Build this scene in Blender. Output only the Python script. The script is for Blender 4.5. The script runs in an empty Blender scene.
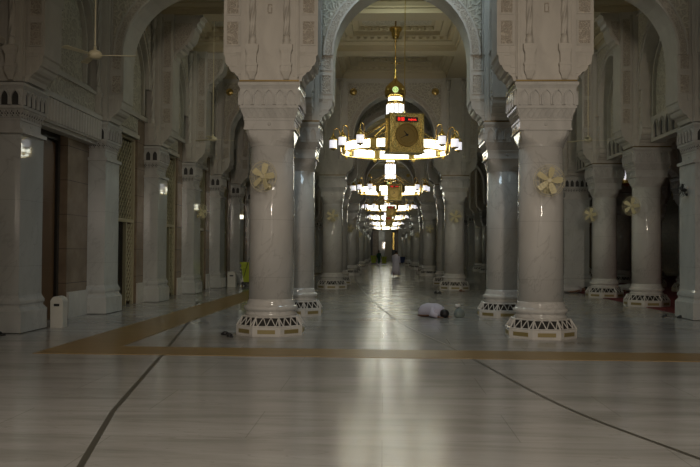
import bpy, math, random
from mathutils import Matrix, Vector
random.seed(7)
C = bpy.context.scene.collection
PI = math.pi

# ------------------------------------------------------------------ layout
D0, U = 16.2, 4.886                      # first row of columns, row spacing (m)
XL, XR, XW, XS, XT, XU = -2.215, 3.077, -7.60, 8.215, 13.1, 18.0
XM = (XL + XR) / 2
T = 4.90                                 # top of the capitals
ZC = 9.1                                 # underside of ceiling beams
WALLX = -7.52
YEND = 135.0
def Dk(k): return D0 + U * k

# ------------------------------------------------------------------ mesh helper
class MB:
    def __init__(s): s.v = []; s.f = []; s.m = []; s.cur = 0; s.sm = []; s.smooth = False
    def add(s, vs, fs, M=None):
        o = len(s.v)
        for p in vs:
            p = Vector(p)
            if M is not None: p = M @ p
            s.v.append(tuple(p))
        for f in fs:
            s.f.append([i + o for i in f]); s.m.append(s.cur); s.sm.append(s.smooth)
    def box(s, x0, x1, y0, y1, z0, z1, M=None):
        s.add([(x0,y0,z0),(x1,y0,z0),(x1,y1,z0),(x0,y1,z0),(x0,y0,z1),(x1,y0,z1),(x1,y1,z1),(x0,y1,z1)],
              [(0,3,2,1),(4,5,6,7),(0,1,5,4),(1,2,6,5),(2,3,7,6),(3,0,4,7)], M)
    def frustum(s, h0, h1, z0, z1, M=None):   # square section, half sizes
        s.loft([[(-h0,-h0,z0),(h0,-h0,z0),(h0,h0,z0),(-h0,h0,z0)],[(-h1,-h1,z1),(h1,-h1,z1),(h1,h1,z1),(-h1,h1,z1)]], M)
    def loft(s, rings, M=None, caps=True):
        n = len(rings[0]); vs = [p for r in rings for p in r]; fs = []
        for i in range(len(rings)-1):
            for j in range(n):
                a = i*n+j; b = i*n+(j+1) % n
                fs.append((a, b, b+n, a+n))
        if caps:
            fs.append(tuple(reversed(range(n)))); fs.append(tuple(range((len(rings)-1)*n, len(rings)*n)))
        s.add(vs, fs, M)
    def lathe(s, prof, n=32, M=None, rot=0, caps=True):
        s.loft([[(r*math.cos(rot+2*PI*j/n), r*math.sin(rot+2*PI*j/n), z) for j in range(n)] for r, z in prof], M, caps)
    def sq(s, prof, M=None):                 # square-section profile
        s.loft([[(-h,-h,z),(h,-h,z),(h,h,z),(-h,h,z)] for h, z in prof], M)
    def prism(s, poly, y0, y1, M=None):      # polygon in x,z extruded along y
        n = len(poly)
        vs = [(x, y0, z) for x, z in poly] + [(x, y1, z) for x, z in poly]
        fs = [tuple(range(n)), tuple(reversed(range(n, 2*n)))]
        for i in range(n):
            j = (i+1) % n; fs.append((j, i, i+n, j+n))
        s.add(vs, fs, M)
    def strip(s, lo, hi, y0, y1, M=None):    # band between two x,z polylines, extruded along y
        for i in range(len(lo)-1):
            q = [lo[i], lo[i+1], hi[i+1], hi[i]]
            s.prism(q, y0, y1, M)
    def tube(s, pts, r, n=8, M=None, closed=False):
        pts = [Vector(p) for p in pts]; m = len(pts); rings = []
        for i, p in enumerate(pts):
            if closed: t = pts[(i+1) % m] - pts[i-1]
            else: t = pts[min(i+1, m-1)] - pts[max(i-1, 0)]
            t.normalize()
            up = Vector((0,0,1)) if abs(t.z) < .9 else Vector((1,0,0))
            a = t.cross(up).normalized(); b = a.cross(t)
            rr = r[i] if isinstance(r, (list, tuple)) else r
            rings.append([tuple(p + a*rr*math.cos(2*PI*j/n) + b*rr*math.sin(2*PI*j/n)) for j in range(n)])
        if closed: rings.append(rings[0])
        s.loft(rings, M, caps=not closed)
    def sphere(s, c, rx, ry=None, rz=None, n=16, M=None):
        ry = ry or rx; rz = rz or rx; h = n//2
        R = [[(c[0]+rx*math.sin(PI*i/h)*math.cos(2*PI*j/n), c[1]+ry*math.sin(PI*i/h)*math.sin(2*PI*j/n), c[2]-rz*math.cos(PI*i/h)) for j in range(n)] for i in range(1, h)]
        R = [[(c[0], c[1], c[2]-rz)]*n] + R + [[(c[0], c[1], c[2]+rz)]*n]
        s.loft(R, M, caps=False)
    def mesh(s, name, mats):
        me = bpy.data.meshes.new(name); me.from_pydata(s.v, [], s.f); me.validate(clean_customdata=False)
        if not isinstance(mats, (list, tuple)): mats = [mats]
        for m in mats: me.materials.append(m)
        if len(me.polygons) == len(s.m):
            me.polygons.foreach_set('material_index', s.m); me.polygons.foreach_set('use_smooth', s.sm)
        me.update(); 
        import bmesh
        b = bmesh.new(); b.from_mesh(me); bmesh.ops.recalc_face_normals(b, faces=b.faces); b.to_mesh(me); b.free()
        return me
    def build(s, name, mats, parent=None):
        o = bpy.data.objects.new(name, s.mesh(name, mats)); C.objects.link(o)
        if parent: o.parent = parent
        return o

def tag(o, label=None, cat=None, group=None, kind=None):
    if label: o['label'] = label
    if cat: o['category'] = cat
    if group: o['group'] = group
    if kind: o['kind'] = kind
    return o
def empty(name, loc=(0,0,0), rz=0):
    o = bpy.data.objects.new(name, None); C.objects.link(o); o.location = loc; o.rotation_euler = (0,0,rz)
    o.empty_display_size = .2
    return o
kids = {}
def copy_tree(o, parent=None):
    c = o.copy(); C.objects.link(c)
    if parent: c.parent = parent
    for ch in list(o.children): copy_tree(ch, c)
    return c
def place(proto, used, loc, rz, label, cat, group=None):
    if used[0]: o = copy_tree(proto)
    else: o = proto; used[0] = True
    o.location = loc; o.rotation_euler = (0,0,rz)
    tag(o, label, cat, group); return o
def Rz(a): return Matrix.Rotation(a, 4, 'Z')
def Tr(x, y, z): return Matrix.Translation((x, y, z))
QUART = [Rz(i*PI/2) for i in range(4)]

# ------------------------------------------------------------------ materials
def newmat(name, col, rough=.5, metal=0, emis=None, strength=0, coat=0):
    m = bpy.data.materials.new(name); m.use_nodes = True
    b = m.node_tree.nodes['Principled BSDF']
    b.inputs['Base Color'].default_value = (*col, 1); b.inputs['Roughness'].default_value = rough
    b.inputs['Metallic'].default_value = metal; b.inputs['Coat Weight'].default_value = coat
    if emis: b.inputs['Emission Color'].default_value = (*emis, 1); b.inputs['Emission Strength'].default_value = strength
    return m
def nd(m, t, **kw):
    n = m.node_tree.nodes.new(t)
    for k, v in kw.items(): setattr(n, k, v)
    return n
def lk(m, a, b): m.node_tree.links.new(a, b)
def coords(m, kind='Object', scale=(1,1,1), rot=(0,0,0)):
    tc = nd(m, 'ShaderNodeTexCoord'); mp = nd(m, 'ShaderNodeMapping')
    mp.inputs['Scale'].default_value = scale; mp.inputs['Rotation'].default_value = rot
    lk(m, tc.outputs[kind], mp.inputs['Vector']); return mp.outputs['Vector']
def ramp(m, fac, stops):
    r = nd(m, 'ShaderNodeValToRGB'); e = r.color_ramp.elements
    e[0].position, e[0].color = stops[0][0], (*stops[0][1], 1)
    e[1].position, e[1].color = stops[1][0], (*stops[1][1], 1)
    for p, c in stops[2:]:
        x = e.new(p); x.color = (*c, 1)
    lk(m, fac, r.inputs['Fac']); return r.outputs['Color']
def mix(m, a, b, fac, mode='MIX'):
    n = nd(m, 'ShaderNodeMix', data_type='RGBA', blend_type=mode)
    if isinstance(fac, float): n.inputs[0].default_value = fac
    else: lk(m, fac, n.inputs[0])
    for i, q in ((6, a), (7, b)):
        if isinstance(q, tuple): n.inputs[i].default_value = (*q, 1)
        else: lk(m, q, n.inputs[i])
    return n.outputs[2]

def marble(name, base, vein, rough, joints=None, scale=1.0, coord='Object'):
    m = newmat(name, base, rough); b = m.node_tree.nodes['Principled BSDF']
    v = coords(m, coord, (scale, scale, scale*.7), (.5, .3, .2))
    n1 = nd(m, 'ShaderNodeTexNoise'); n1.inputs['Scale'].default_value = 1.3; n1.inputs['Detail'].default_value = 8; n1.inputs['Distortion'].default_value = 1.6
    lk(m, v, n1.inputs['Vector'])
    dark = tuple(c*.86 for c in base)
    c1 = ramp(m, n1.outputs['Fac'], [(.3, dark), (.7, base)])
    n2 = nd(m, 'ShaderNodeTexNoise'); n2.inputs['Scale'].default_value = .9; n2.inputs['Detail'].default_value = 5; n2.inputs['Distortion'].default_value = 2.4
    lk(m, v, n2.inputs['Vector'])
    vm = ramp(m, n2.outputs['Fac'], [(.485, (0,0,0)), (.5, (1,1,1)), (.515, (0,0,0))])
    bw = nd(m, 'ShaderNodeMath', operation='MULTIPLY'); lk(m, vm, bw.inputs[0]); bw.inputs[1].default_value = .45
    col = mix(m, c1, vein, bw.outputs[0])
    if joints:
        tc = nd(m, 'ShaderNodeTexCoord'); sp = nd(m, 'ShaderNodeSeparateXYZ'); lk(m, tc.outputs['Object'], sp.inputs[0])
        a = nd(m, 'ShaderNodeMath', operation='MODULO'); lk(m, sp.outputs['Z'], a.inputs[0]); a.inputs[1].default_value = joints
        g = nd(m, 'ShaderNodeMath', operation='LESS_THAN'); lk(m, a.outputs[0], g.inputs[0]); g.inputs[1].default_value = .008
        g2 = nd(m, 'ShaderNodeMath', operation='MULTIPLY'); lk(m, g.outputs[0], g2.inputs[0]); g2.inputs[1].default_value = .35
        col = mix(m, col, (.2,.19,.17), g2.outputs[0])
    lk(m, col, b.inputs['Base Color'])
    return m

M = {}
M['shaft'] = marble('polished_marble', (.60,.59,.56), (.36,.35,.33), .06, joints=1.12, scale=.9)
M['pil'] = marble('pilaster_marble', (.56,.57,.55), (.36,.36,.35), .035, joints=1.3, scale=.8)
M['cap'] = marble('capital_marble', (.56,.55,.52), (.42,.41,.38), .14, scale=1.4)
M['base'] = marble('base_marble', (.64,.62,.58), (.45,.44,.42), .18, scale=1.4)
M['stone'] = marble('artificial_stone', (.56,.53,.47), (.47,.43,.38), .5, scale=1.2)
M['ceil'] = marble('ceiling_plaster', (.58,.50,.34), (.5,.43,.3), .65, scale=.6, coord='Generated')
M['tan'] = newmat('tan_wall_marble', (.34,.25,.18), .25)
def tan():
    m = M['tan']; b = m.node_tree.nodes['Principled BSDF']
    v = coords(m, 'Object'); br = nd(m, 'ShaderNodeTexNoise'); br.inputs['Scale'].default_value = 3; br.inputs['Detail'].default_value = 8
    lk(m, v, br.inputs['Vector'])
    c = ramp(m, br.outputs['Fac'], [(.3, (.19,.14,.095)), (.7, (.26,.195,.135))])
    tc = nd(m, 'ShaderNodeTexCoord'); sp = nd(m, 'ShaderNodeSeparateXYZ'); lk(m, tc.outputs['Object'], sp.inputs[0])
    a = nd(m, 'ShaderNodeMath', operation='MODULO'); lk(m, sp.outputs['Z'], a.inputs[0]); a.inputs[1].default_value = .82
    g = nd(m, 'ShaderNodeMath', operation='LESS_THAN'); lk(m, a.outputs[0], g.inputs[0]); g.inputs[1].default_value = .02
    lk(m, mix(m, c, (.12,.09,.07), g.outputs[0]), b.inputs['Base Color'])
tan()
def carved(name, base, deep, scale, strength=.8, dist=.03):
    m = newmat(name, base, .55); b = m.node_tree.nodes['Principled BSDF']
    v = coords(m, 'Object', (scale, scale, scale))
    n = nd(m, 'ShaderNodeTexNoise'); n.inputs['Scale'].default_value = .8; n.inputs['Detail'].default_value = 1
    lk(m, v, n.inputs['Vector'])
    va = nd(m, 'ShaderNodeVectorMath', operation='SCALE'); lk(m, n.outputs['Color'], va.inputs[0]); va.inputs['Scale'].default_value = 1.1
    vb = nd(m, 'ShaderNodeVectorMath', operation='ADD'); lk(m, v, vb.inputs[0]); lk(m, va.outputs[0], vb.inputs[1])
    w = nd(m, 'ShaderNodeTexVoronoi', feature='DISTANCE_TO_EDGE'); w.inputs['Scale'].default_value = 1.0
    lk(m, vb.outputs[0], w.inputs['Vector'])
    r = ramp(m, w.outputs['Distance'], [(.06, (1,1,1)), (.16, (0,0,0)), (.3, (.0,.0,.0)), (.42, (.8,.8,.8))])
    lk(m, mix(m, deep, base, r), b.inputs['Base Color'])
    bp = nd(m, 'ShaderNodeBump'); bp.inputs['Strength'].default_value = strength; bp.inputs['Distance'].default_value = dist
    lk(m, r, bp.inputs['Height']); lk(m, bp.outputs['Normal'], b.inputs['Normal'])
    return m
M['carved'] = carved('carved_arabesque', (.57,.53,.43), (.45,.41,.33), 6.5)
M['carvedfine'] = carved('carved_fine', (.55,.50,.42), (.44,.39,.32), 12)
M['gold'] = newmat('polished_brass', (.75,.52,.16), .22, 1)
M['goldd'] = newmat('aged_brass', (.52,.37,.13), .35, 1)
M['medal'] = newmat('gilt_medallion', (.55,.38,.10), .55, .3)
M['strip'] = newmat('dull_brass_strip', (.20,.14,.05), .4, .7)
M['golddial'] = carved('engraved_brass', (.95,.74,.26), (.50,.36,.10), 18, .5, .008)
M['golddial'].node_tree.nodes['Principled BSDF'].inputs['Metallic'].default_value = .8
M['golddial'].node_tree.nodes['Principled BSDF'].inputs['Roughness'].default_value = .3
M['ventgold'] = newmat('brass_vent', (.27,.22,.09), .5, .2)
M['dark'] = newmat('dark_opening', (.02,.018,.014), .7)
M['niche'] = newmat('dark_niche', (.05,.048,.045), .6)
M['glow'] = newmat('lit_frosted_glass', (.9,.9,.9), .3, 0, (.97,1.0,.86), 5.4)
M['crystal'] = newmat('lit_crystal', (.9,.9,.95), .2, 0, (.97,.95,1.0), 3.0)
def crystal():
    m = M['crystal']; b = m.node_tree.nodes['Principled BSDF']
    tc = nd(m, 'ShaderNodeTexCoord'); sp = nd(m, 'ShaderNodeSeparateXYZ'); lk(m, tc.outputs['Object'], sp.inputs[0])
    a = nd(m, 'ShaderNodeMath', operation='ARCTAN2'); lk(m, sp.outputs['Y'], a.inputs[0]); lk(m, sp.outputs['X'], a.inputs[1])
    s = nd(m, 'ShaderNodeMath', operation='MULTIPLY'); lk(m, a.outputs[0], s.inputs[0]); s.inputs[1].default_value = 12
    c = nd(m, 'ShaderNodeMath', operation='SINE'); lk(m, s.outputs[0], c.inputs[0])
    r = nd(m, 'ShaderNodeMapRange'); r.inputs['From Min'].default_value = -1; r.inputs['From Max'].default_value = 1
    r.inputs['To Min'].default_value = .35; r.inputs['To Max'].default_value = 2.4
    lk(m, c.outputs[0], r.inputs['Value']); lk(m, r.outputs[0], b.inputs['Emission Strength'])
crystal()
M['lampw'] = newmat('lit_lamp_glass', (.9,.9,.95), .3, 0, (.95,.93,1.0), .75)
M['greenlit'] = newmat('green_lit_emblem', (.3,.6,.2), .4, 0, (.62,.85,.35), .7)
M['red'] = newmat('red_led', (.5,.01,.01), .4, 0, (1.0,.03,.02), 1.6)
M['black'] = newmat('black_plastic', (.02,.02,.02), .4)
M['cream'] = newmat('cream_enamel', (.72,.66,.45), .35)
M['fan'] = newmat('pale_yellow_plastic', (.74,.67,.40), .4)
M['white'] = newmat('white_plastic', (.62,.61,.55), .4)
M['wood'] = newmat('door_wood', (.14,.075,.035), .35)
M['woodd'] = newmat('dark_bronze_frame', (.035,.03,.025), .4)
M['lattice'] = newmat('cream_lattice', (.46,.41,.27), .45)
M['yellow'] = newmat('lime_plastic', (.42,.50,.03), .45)
M['robe'] = newmat('lavender_white_cotton', (.52,.50,.60), .8)
M['robew'] = newmat('white_cotton', (.58,.57,.56), .85)
M['skin'] = newmat('skin', (.20,.11,.07), .5)
M['hair'] = newmat('black_hair', (.012,.010,.010), .5)
M['greenc'] = newmat('dark_green_cloth', (.02,.075,.04), .8)
M['navy'] = newmat('navy_cloth', (.02,.025,.06), .8)
M['leather'] = newmat('brown_leather', (.16,.07,.03), .5)
M['bag'] = newmat('translucent_plastic', (.26,.31,.30), .2)
M['bag'].node_tree.nodes['Principled BSDF'].inputs['Transmission Weight'].default_value = .35
M['line'] = newmat('dark_inlay', (.07,.065,.05), .35)
M['bluec'] = newmat('blue_cloth', (.03,.05,.16), .7)

# carpet
m = M['carpet'] = newmat('red_carpet', (.16,.02,.025), .95)
n = nd(m, 'ShaderNodeTexNoise'); n.inputs['Scale'].default_value = 40; lk(m, coords(m), n.inputs['Vector'])
lk(m, ramp(m, n.outputs['Fac'], [(.3, (.13,.015,.02)), (.7, (.20,.03,.035))]), m.node_tree.nodes['Principled BSDF'].inputs['Base Color'])
# tan inlay band
m = M['band'] = newmat('tan_inlay_marble', (.36,.26,.12), .32); m.node_tree.nodes['Principled BSDF'].inputs['IOR'].default_value = 1.3
n = nd(m, 'ShaderNodeTexNoise'); n.inputs['Scale'].default_value = 2.5; n.inputs['Detail'].default_value = 8; lk(m, coords(m, 'Object', (.5,2,1)), n.inputs['Vector'])
lk(m, ramp(m, n.outputs['Fac'], [(.3, (.24,.16,.06)), (.7, (.32,.215,.085))]), m.node_tree.nodes['Principled BSDF'].inputs['Base Color'])

# floor marble
def floor_mat():
    m = newmat('floor_marble', (.5,.49,.45), .15); b = m.node_tree.nodes['Principled BSDF']
    v = coords(m, 'Object', (.22, 1.3, 1), (0,0,.08))
    n1 = nd(m, 'ShaderNodeTexNoise'); n1.inputs['Scale'].default_value = 1.6; n1.inputs['Detail'].default_value = 10; n1.inputs['Roughness'].default_value = .62; n1.inputs['Distortion'].default_value = .8
    lk(m, v, n1.inputs['Vector'])
    c = ramp(m, n1.outputs['Fac'], [(.28, (.25,.245,.225)), (.5, (.37,.365,.345)), (.75, (.45,.445,.425))])
    n2 = nd(m, 'ShaderNodeTexNoise'); n2.inputs['Scale'].default_value = 2.2; n2.inputs['Detail'].default_value = 6; n2.inputs['Distortion'].default_value = 1.5
    lk(m, v, n2.inputs['Vector'])
    vm = ramp(m, n2.outputs['Fac'], [(.49, (0,0,0)), (.5, (.6,.6,.6)), (.512, (0,0,0))])
    c = mix(m, c, (.27,.26,.24), vm)
    br = nd(m, 'ShaderNodeTexBrick'); lk(m, coords(m, 'Object', (1,1,1)), br.inputs['Vector'])
    br.inputs['Scale'].default_value = 1; br.inputs['Brick Width'].default_value = 2.4; br.inputs['Row Height'].default_value = 1.2
    br.inputs['Mortar Size'].default_value = .006; br.inputs['Mortar Smooth'].default_value = .3
    br.inputs['Color1'].default_value = (1,1,1,1); br.inputs['Color2'].default_value = (.92,.92,.92,1); br.inputs['Mortar'].default_value = (.7,.7,.68,1)
    c = mix(m, c, br.outputs['Color'], 1.0, 'MULTIPLY')
    lk(m, c, b.inputs['Base Color'])
    n3 = nd(m, 'ShaderNodeTexNoise'); n3.inputs['Scale'].default_value = .9; n3.inputs['Detail'].default_value = 4; lk(m, coords(m, 'Object'), n3.inputs['Vector'])
    mr = nd(m, 'ShaderNodeMapRange'); mr.inputs['To Min'].default_value = .12; mr.inputs['To Max'].default_value = .22; b.inputs['IOR'].default_value = 1.28
    lk(m, n3.outputs['Fac'], mr.inputs['Value']); lk(m, mr.outputs[0], b.inputs['Roughness'])
    bp = nd(m, 'ShaderNodeBump'); bp.inputs['Strength'].default_value = .05; bp.inputs['Distance'].default_value = .02
    n4 = nd(m, 'ShaderNodeTexNoise'); n4.inputs['Scale'].default_value = 1.1; n4.inputs['Detail'].default_value = 2; lk(m, coords(m, 'Object'), n4.inputs['Vector'])
    lk(m, n4.outputs['Fac'], bp.inputs['Height']); lk(m, bp.outputs['Normal'], b.inputs['Normal'])
    return m
M['floor'] = floor_mat()

# ------------------------------------------------------------------ setting: floor
def struct(o): o['kind'] = 'structure'; return o
b = MB(); b.box(-9, 24, -12, 140, -.3, 0); struct(b.build('floor', M['floor']))
def ribbon(pts, w, z=.003, th=.004):
    b = MB(); P = [Vector((p[0], p[1], 0)) for p in pts]
    L = []; R = []
    for i, p in enumerate(P):
        t = (P[min(i+1, len(P)-1)] - P[max(i-1, 0)]).normalized(); nrm = Vector((-t.y, t.x, 0))
        L.append(p + nrm*w/2); R.append(p - nrm*w/2)
    for i in range(len(P)-1):
        lo = [R[i], R[i+1], L[i+1], L[i]]
        b.add([(q.x, q.y, 0.0) for q in lo] + [(q.x, q.y, z) for q in lo], [(0,1,2,3),(4,5,6,7),(0,1,5,4),(1,2,6,5),(2,3,7,6),(3,0,4,7)])
    return b
struct(ribbon([(-1.8,4.0),(-2.28,6.15),(-2.73,8.24),(-3.41,12.49),(-4.52,19.11),(-5.9,26)], .055).build('trim_1', M['line']))
def smooth(pts, n=6):
    out = []
    for i in range(len(pts)-1):
        p0 = Vector(pts[max(i-1,0)]); p1 = Vector(pts[i]); p2 = Vector(pts[i+1]); p3 = Vector(pts[min(i+2,len(pts)-1)])
        for j in range(n):
            t = j/n
            out.append(.5*((2*p1)+(-p0+p2)*t+(2*p0-5*p1+4*p2-p3)*t*t+(-p0+3*p1-3*p2+p3)*t*t*t))
    out.append(Vector(pts[-1])); return [tuple(p) for p in out]
struct(ribbon(smooth([(3.3,4.4),(2.55,6.73),(1.92,8.99),(1.41,12.61),(1.23,14.0),(.40,19.19),(-.37,27.68),(-1.34,42.2),(-2.4,64)]), .045).build('trim_2', M['line']))
struct(ribbon([(9.5,12.5),(6.75,17.78),(4.76,21.23),(3.6,23.3)], .03).build('trim_3', M['line']))
b = MB(); b.add([(-4.42,12.72,.006),(16,12.72,.006),(16,13.76,.006),(-4.42,13.76,.006),(-4.42,12.72,0),(16,12.72,0),(16,13.76,0),(-4.42,13.76,0)],
                [(0,1,2,3),(4,7,6,5),(0,4,5,1),(1,5,6,2),(2,6,7,3),(3,7,4,0)])
struct(b.build('trim_4', M['band']))
b = MB(); b.box(-5.5, -4.42, 12.72, 60, 0, .006); struct(b.build('trim_5', M['band']))
b = MB(); b.box(8.0, 22, 21.6, 60, 0, .012); tag(b.build('carpet', M['carpet']), 'red prayer carpet covering the floor of the far right aisles', 'carpet')

# ------------------------------------------------------------------ column prototypes
def niche_poly(w, h, n=5):                 # pointed arch outline, x,z, base at 0
    pts = [(-w, 0)]
    for i in range(n+1):
        a = i/n; pts.append((-w*(1-a**1.6), h*.55 + h*.45*a**.8))
    right = [(-x, z) for x, z in reversed(pts)]
    return pts + right[1:]
def outline_band(b, poly, off, y0, y1, Mx):
    # raised rim that follows an open polyline
    for i in range(len(poly)-1):
        (x0, z0), (x1, z1) = poly[i], poly[i+1]
        d = math.hypot(x1-x0, z1-z0)
        if d < 1e-6: continue
        nx, nz = -(z1-z0)/d*off, (x1-x0)/d*off
        b.prism([(x0, z0), (x1, z1), (x1+nx, z1+nz), (x0+nx, z0+nz)], y0, y1, Mx)
def capital_mesh(round_=True, darkniche=False):
    b = MB(); h = .56
    b.cur = 0
    b.sq([(h+.02,4.80),(h+.04,4.83),(h+.04,4.88),(h,4.90)])
    b.sq([(h,4.42),(h,4.76),(h+.02,4.80)])
    b.sq([(h+.015,4.385),(h+.015,4.42)])
    b.sq([(.48,4.20),(h-.005,4.385)])
    b.sq([(.50,4.16),(.50,4.20)])
    b.sq([(.485,4.02),(.485,4.16)]); b.sq([(.50,3.98),(.50,4.02)])
    for Q in QUART:
        for i in range(5):                # five pointed niches a side
            cx = (i-2)*.212
            Mx = Q @ Tr(cx, -h, 4.45)
            poly = niche_poly(.072, .28)
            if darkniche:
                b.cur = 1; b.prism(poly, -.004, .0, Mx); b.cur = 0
            else:
                b.prism(niche_poly(.035, .17), -.012, 0, Mx)
            outline_band(b, poly, .03, -.045, 0, Mx)
        sl = math.atan2(h-.005-.48, .185)
        for i in range(9):                # criss-cross lattice on the sloping band
            cx = (i-4)*.113
            Mx = Q @ Tr(cx, -(.48+h-.005)/2, 4.2925) @ Matrix.Rotation(sl, 4, 'X')
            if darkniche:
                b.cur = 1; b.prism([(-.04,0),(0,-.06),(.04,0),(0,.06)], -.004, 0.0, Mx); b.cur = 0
            for sg in (1, -1):
                b.prism([(-.056,-.085*sg),(-.04,-.085*sg),(.056,.085*sg),(.04,.085*sg)], -.016, .004, Mx)
        b.lathe([(.035,0),(.02,.02)], 10, Q @ Tr(0, -.485, 4.09) @ Matrix.Rotation(PI/2, 4, 'X'))
    if round_:
        n = 48; rings = []
        for t in range(7):
            a = t/6; z = 3.98 - .30*a; e = 2 + 14*(1-a)**2.2; hh = .47*(1-a) + .435*a
            ring = []
            for j in range(n):
                th = 2*PI*j/n + PI/n; c, s_ = math.cos(th), math.sin(th)
                r = hh/((abs(c)**e+abs(s_)**e)**(1/e)); ring.append((r*c, r*s_, z))
            rings.append(ring)
        b.smooth = False; b.loft(rings)
    else:
        b.sq([(.58,3.90),(.58,3.98)])
    return b.mesh('capital', [M['cap'], M['niche']])
cap_round = capital_mesh(True); cap_dark = capital_mesh(False, True)

WING_P = [(.50,4.93),(.60,4.93),(.63,5.02),(.68,5.06),(.70,5.10),(.76,5.12),(.80,5.17),(.82,5.23),(.86,5.25),(.885,5.32),(.89,5.42),(.92,5.45),(.92,ZC),(.50,ZC)]
def rect_frame(b, x0, x1, z0, z1, w, y0, y1, Mx):
    b.box(x0, x1, y0, y1, z0, z0+w, Mx); b.box(x0, x1, y0, y1, z1-w, z1, Mx)
    b.box(x0, x0+w, y0, y1, z0+w, z1-w, Mx); b.box(x1-w, x1, y0, y1, z0+w, z1-w, Mx)
def pier_mesh(wings=(1,1,1,1)):
    b = MB(); h = .545
    b.box(-h, h, -h, h, 4.92, ZC)
    for q, Q in enumerate(QUART):
        # edge mouldings beside the two colonnettes and a small boss
        for sx in (-1, 1):
            b.box(sx*.48-.02, sx*.48+.02, -h-.02, -h, 5.0, ZC, Q)
        b.cur = 1; rect_frame(b, -.045, .045, 6.22, 6.40, .02, -h-.015, -h, Q); b.cur = 0
    for q, Q in enumerate(QUART):
        if not wings[q]: continue
        # wing on +x side of this rotation
        y = .42
        b.prism(WING_P, -y, y, Q)
        for f in (1, -1):
            F = Q if f == 1 else Q @ Matrix.Diagonal((1,-1,1,1))
            for z0, z1 in ((5.62, 6.12), (6.22, 7.3), (7.4, 8.9)):
                b.cur = 0; rect_frame(b, .60, .88, z0, z1, .03, -y-.02, -y, F)
                b.cur = 1; b.box(.63, .85, -y-.006, -y, z0+.03, z1-.03, F)
            b.cur = 0
            b.box(.545, .92, -y-.012, -y, 5.48, 5.52, F)
            rect_frame(b, .62, .80, 5.22, 5.44, .015, -y-.012, -y, F)
    return b.mesh('upper_pier', [M['stone'], M['carvedfine']])
pier_full = pier_mesh()
pier_front = pier_mesh((1,1,1,0))         # nothing towards the camera side
pier_back = pier_mesh((1,0,1,1))
pier_one = pier_mesh((1,0,0,0))           # wall pilaster: only towards the aisle
pier_ns = pier_mesh((0,1,1,1))
def colonnette_mesh():
    b = MB(); b.smooth = True; n = 24; rings = []
    z = 5.78
    while z < 8.6:
        tw = (z-5.78)*15
        rings.append([((.055+.012*math.cos(4*(2*PI*j/n)-tw*1.0))*math.cos(2*PI*j/n), (.055+.012*math.cos(4*(2*PI*j/n)-tw))*math.sin(2*PI*j/n), z) for j in range(n)])
        z += .045
    b.loft(rings)
    b.lathe([(.075,5.60),(.08,5.63),(.065,5.66),(.078,5.70),(.062,5.73),(.062,5.78)], 20)
    b.lathe([(.062,8.58),(.09,8.7),(.09,8.8),(.11,8.86),(.11,9.0)], 20)
    b.smooth = False
    b.box(-.12,.12,-.10,.02,5.50,5.60); 
    b.loft([[(-.12,-.10,5.50),(.12,-.10,5.50),(.12,.02,5.50),(-.12,.02,5.50)],[(-.09,-.08,5.42),(.09,-.08,5.42),(.09,.02,5.42),(-.09,.02,5.42)],
            [(-.085,-.075,5.24),(.085,-.075,5.24),(.085,.02,5.24),(-.085,.02,5.24)]][::-1])
    b.box(-.11,.11,-.085,.02,5.19,5.24)
    b.box(-.10,.10,-.075,.02,5.08,5.19)
    b.loft([[(-.05,-.02,4.94),(.05,-.02,4.94),(.05,.02,4.94),(-.05,.02,4.94)],[(-.06,-.045,5.0),(.06,-.045,5.0),(.06,.02,5.0),(-.06,.02,5.0)],[(-.10,-.07,5.08),(.10,-.07,5.08),(.10,.02,5.08),(-.10,.02,5.08)]])
    return b.mesh('colonnette', M['stone'])
colon = colonnette_mesh()
def base_mesh():
    b = MB(); r = PI/8; k = 1/math.cos(PI/8)
    b.lathe([(.64*k,0),(.645*k,.02),(.645*k,.165),(.635*k,.18),(.60*k,.18)], 8, rot=r)
    # sloping zig-zag grille frame
    for i in range(8):
        Q = Rz(i*PI/4)
        def P(x, t): # t 0 bottom, 1 top on the sloping face
            ap = .632 + (.525-.632)*t; return (x*(1-.17*t), -ap, .18+.185*t)
        def bar(x0, t0, x1, t1, w=.011):
            b.tube([P(x0, t0), P(x1, t1)], w, 4, Q)
        W = .262
        bar(-W, 0, -W, 1, .02); bar(-W, .06, W, .06, .014); bar(-W, .97, W, .97, .016)
        for j in range(3):
            a0 = -W + 2*W*(j+.0)/3; a1 = -W + 2*W*(j+.5)/3; a2 = -W + 2*W*(j+1)/3
            bar(a0, .97, a1, .06); bar(a1, .06, a2, .97)
    b.lathe([(.50*k,.355),(.53*k,.36),(.53*k,.375),(.49*k,.385)], 8, rot=r)
    return b.mesh('base', M['base'])
def plinth_mesh():
    b = MB(); b.smooth = True
    b.lathe([(.50,.38),(.515,.40),(.49,.44),(.475,.455),(.485,.47),(.52,.49),(.535,.52),(.525,.555),(.49,.575),(.475,.585),(.475,.62),(.455,.66),(.44,.70)], 56)
    return b.mesh('moulding', M['shaft'])
def shaft_mesh():
    b = MB(); b.smooth = True; b.lathe([(.44,.68),(.438,2.4),(.428,3.95)], 64); return b.mesh('shaft', M['shaft'])
def core_mesh():
    b = MB(); k = 1/math.cos(PI/8)
    b.lathe([(.60*k,.17),(.50*k,.355),(.40,.37)], 8, rot=PI/8); return b.mesh('grille_opening', M['dark'])
def vent_mesh():
    b = MB(); b.box(-.17,.17,-.655,-.64,.055,.13); return b.mesh('vent_plate', M['ventgold'])
def strip_mesh():
    b = MB(); b.sq([(.575,4.895),(.575,4.925)]); return b.mesh('brass_strip', M['strip'])
me_base, me_pl, me_sh, me_core, me_vent, me_strip = base_mesh(), plinth_mesh(), shaft_mesh(), core_mesh(), vent_mesh(), strip_mesh()
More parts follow.
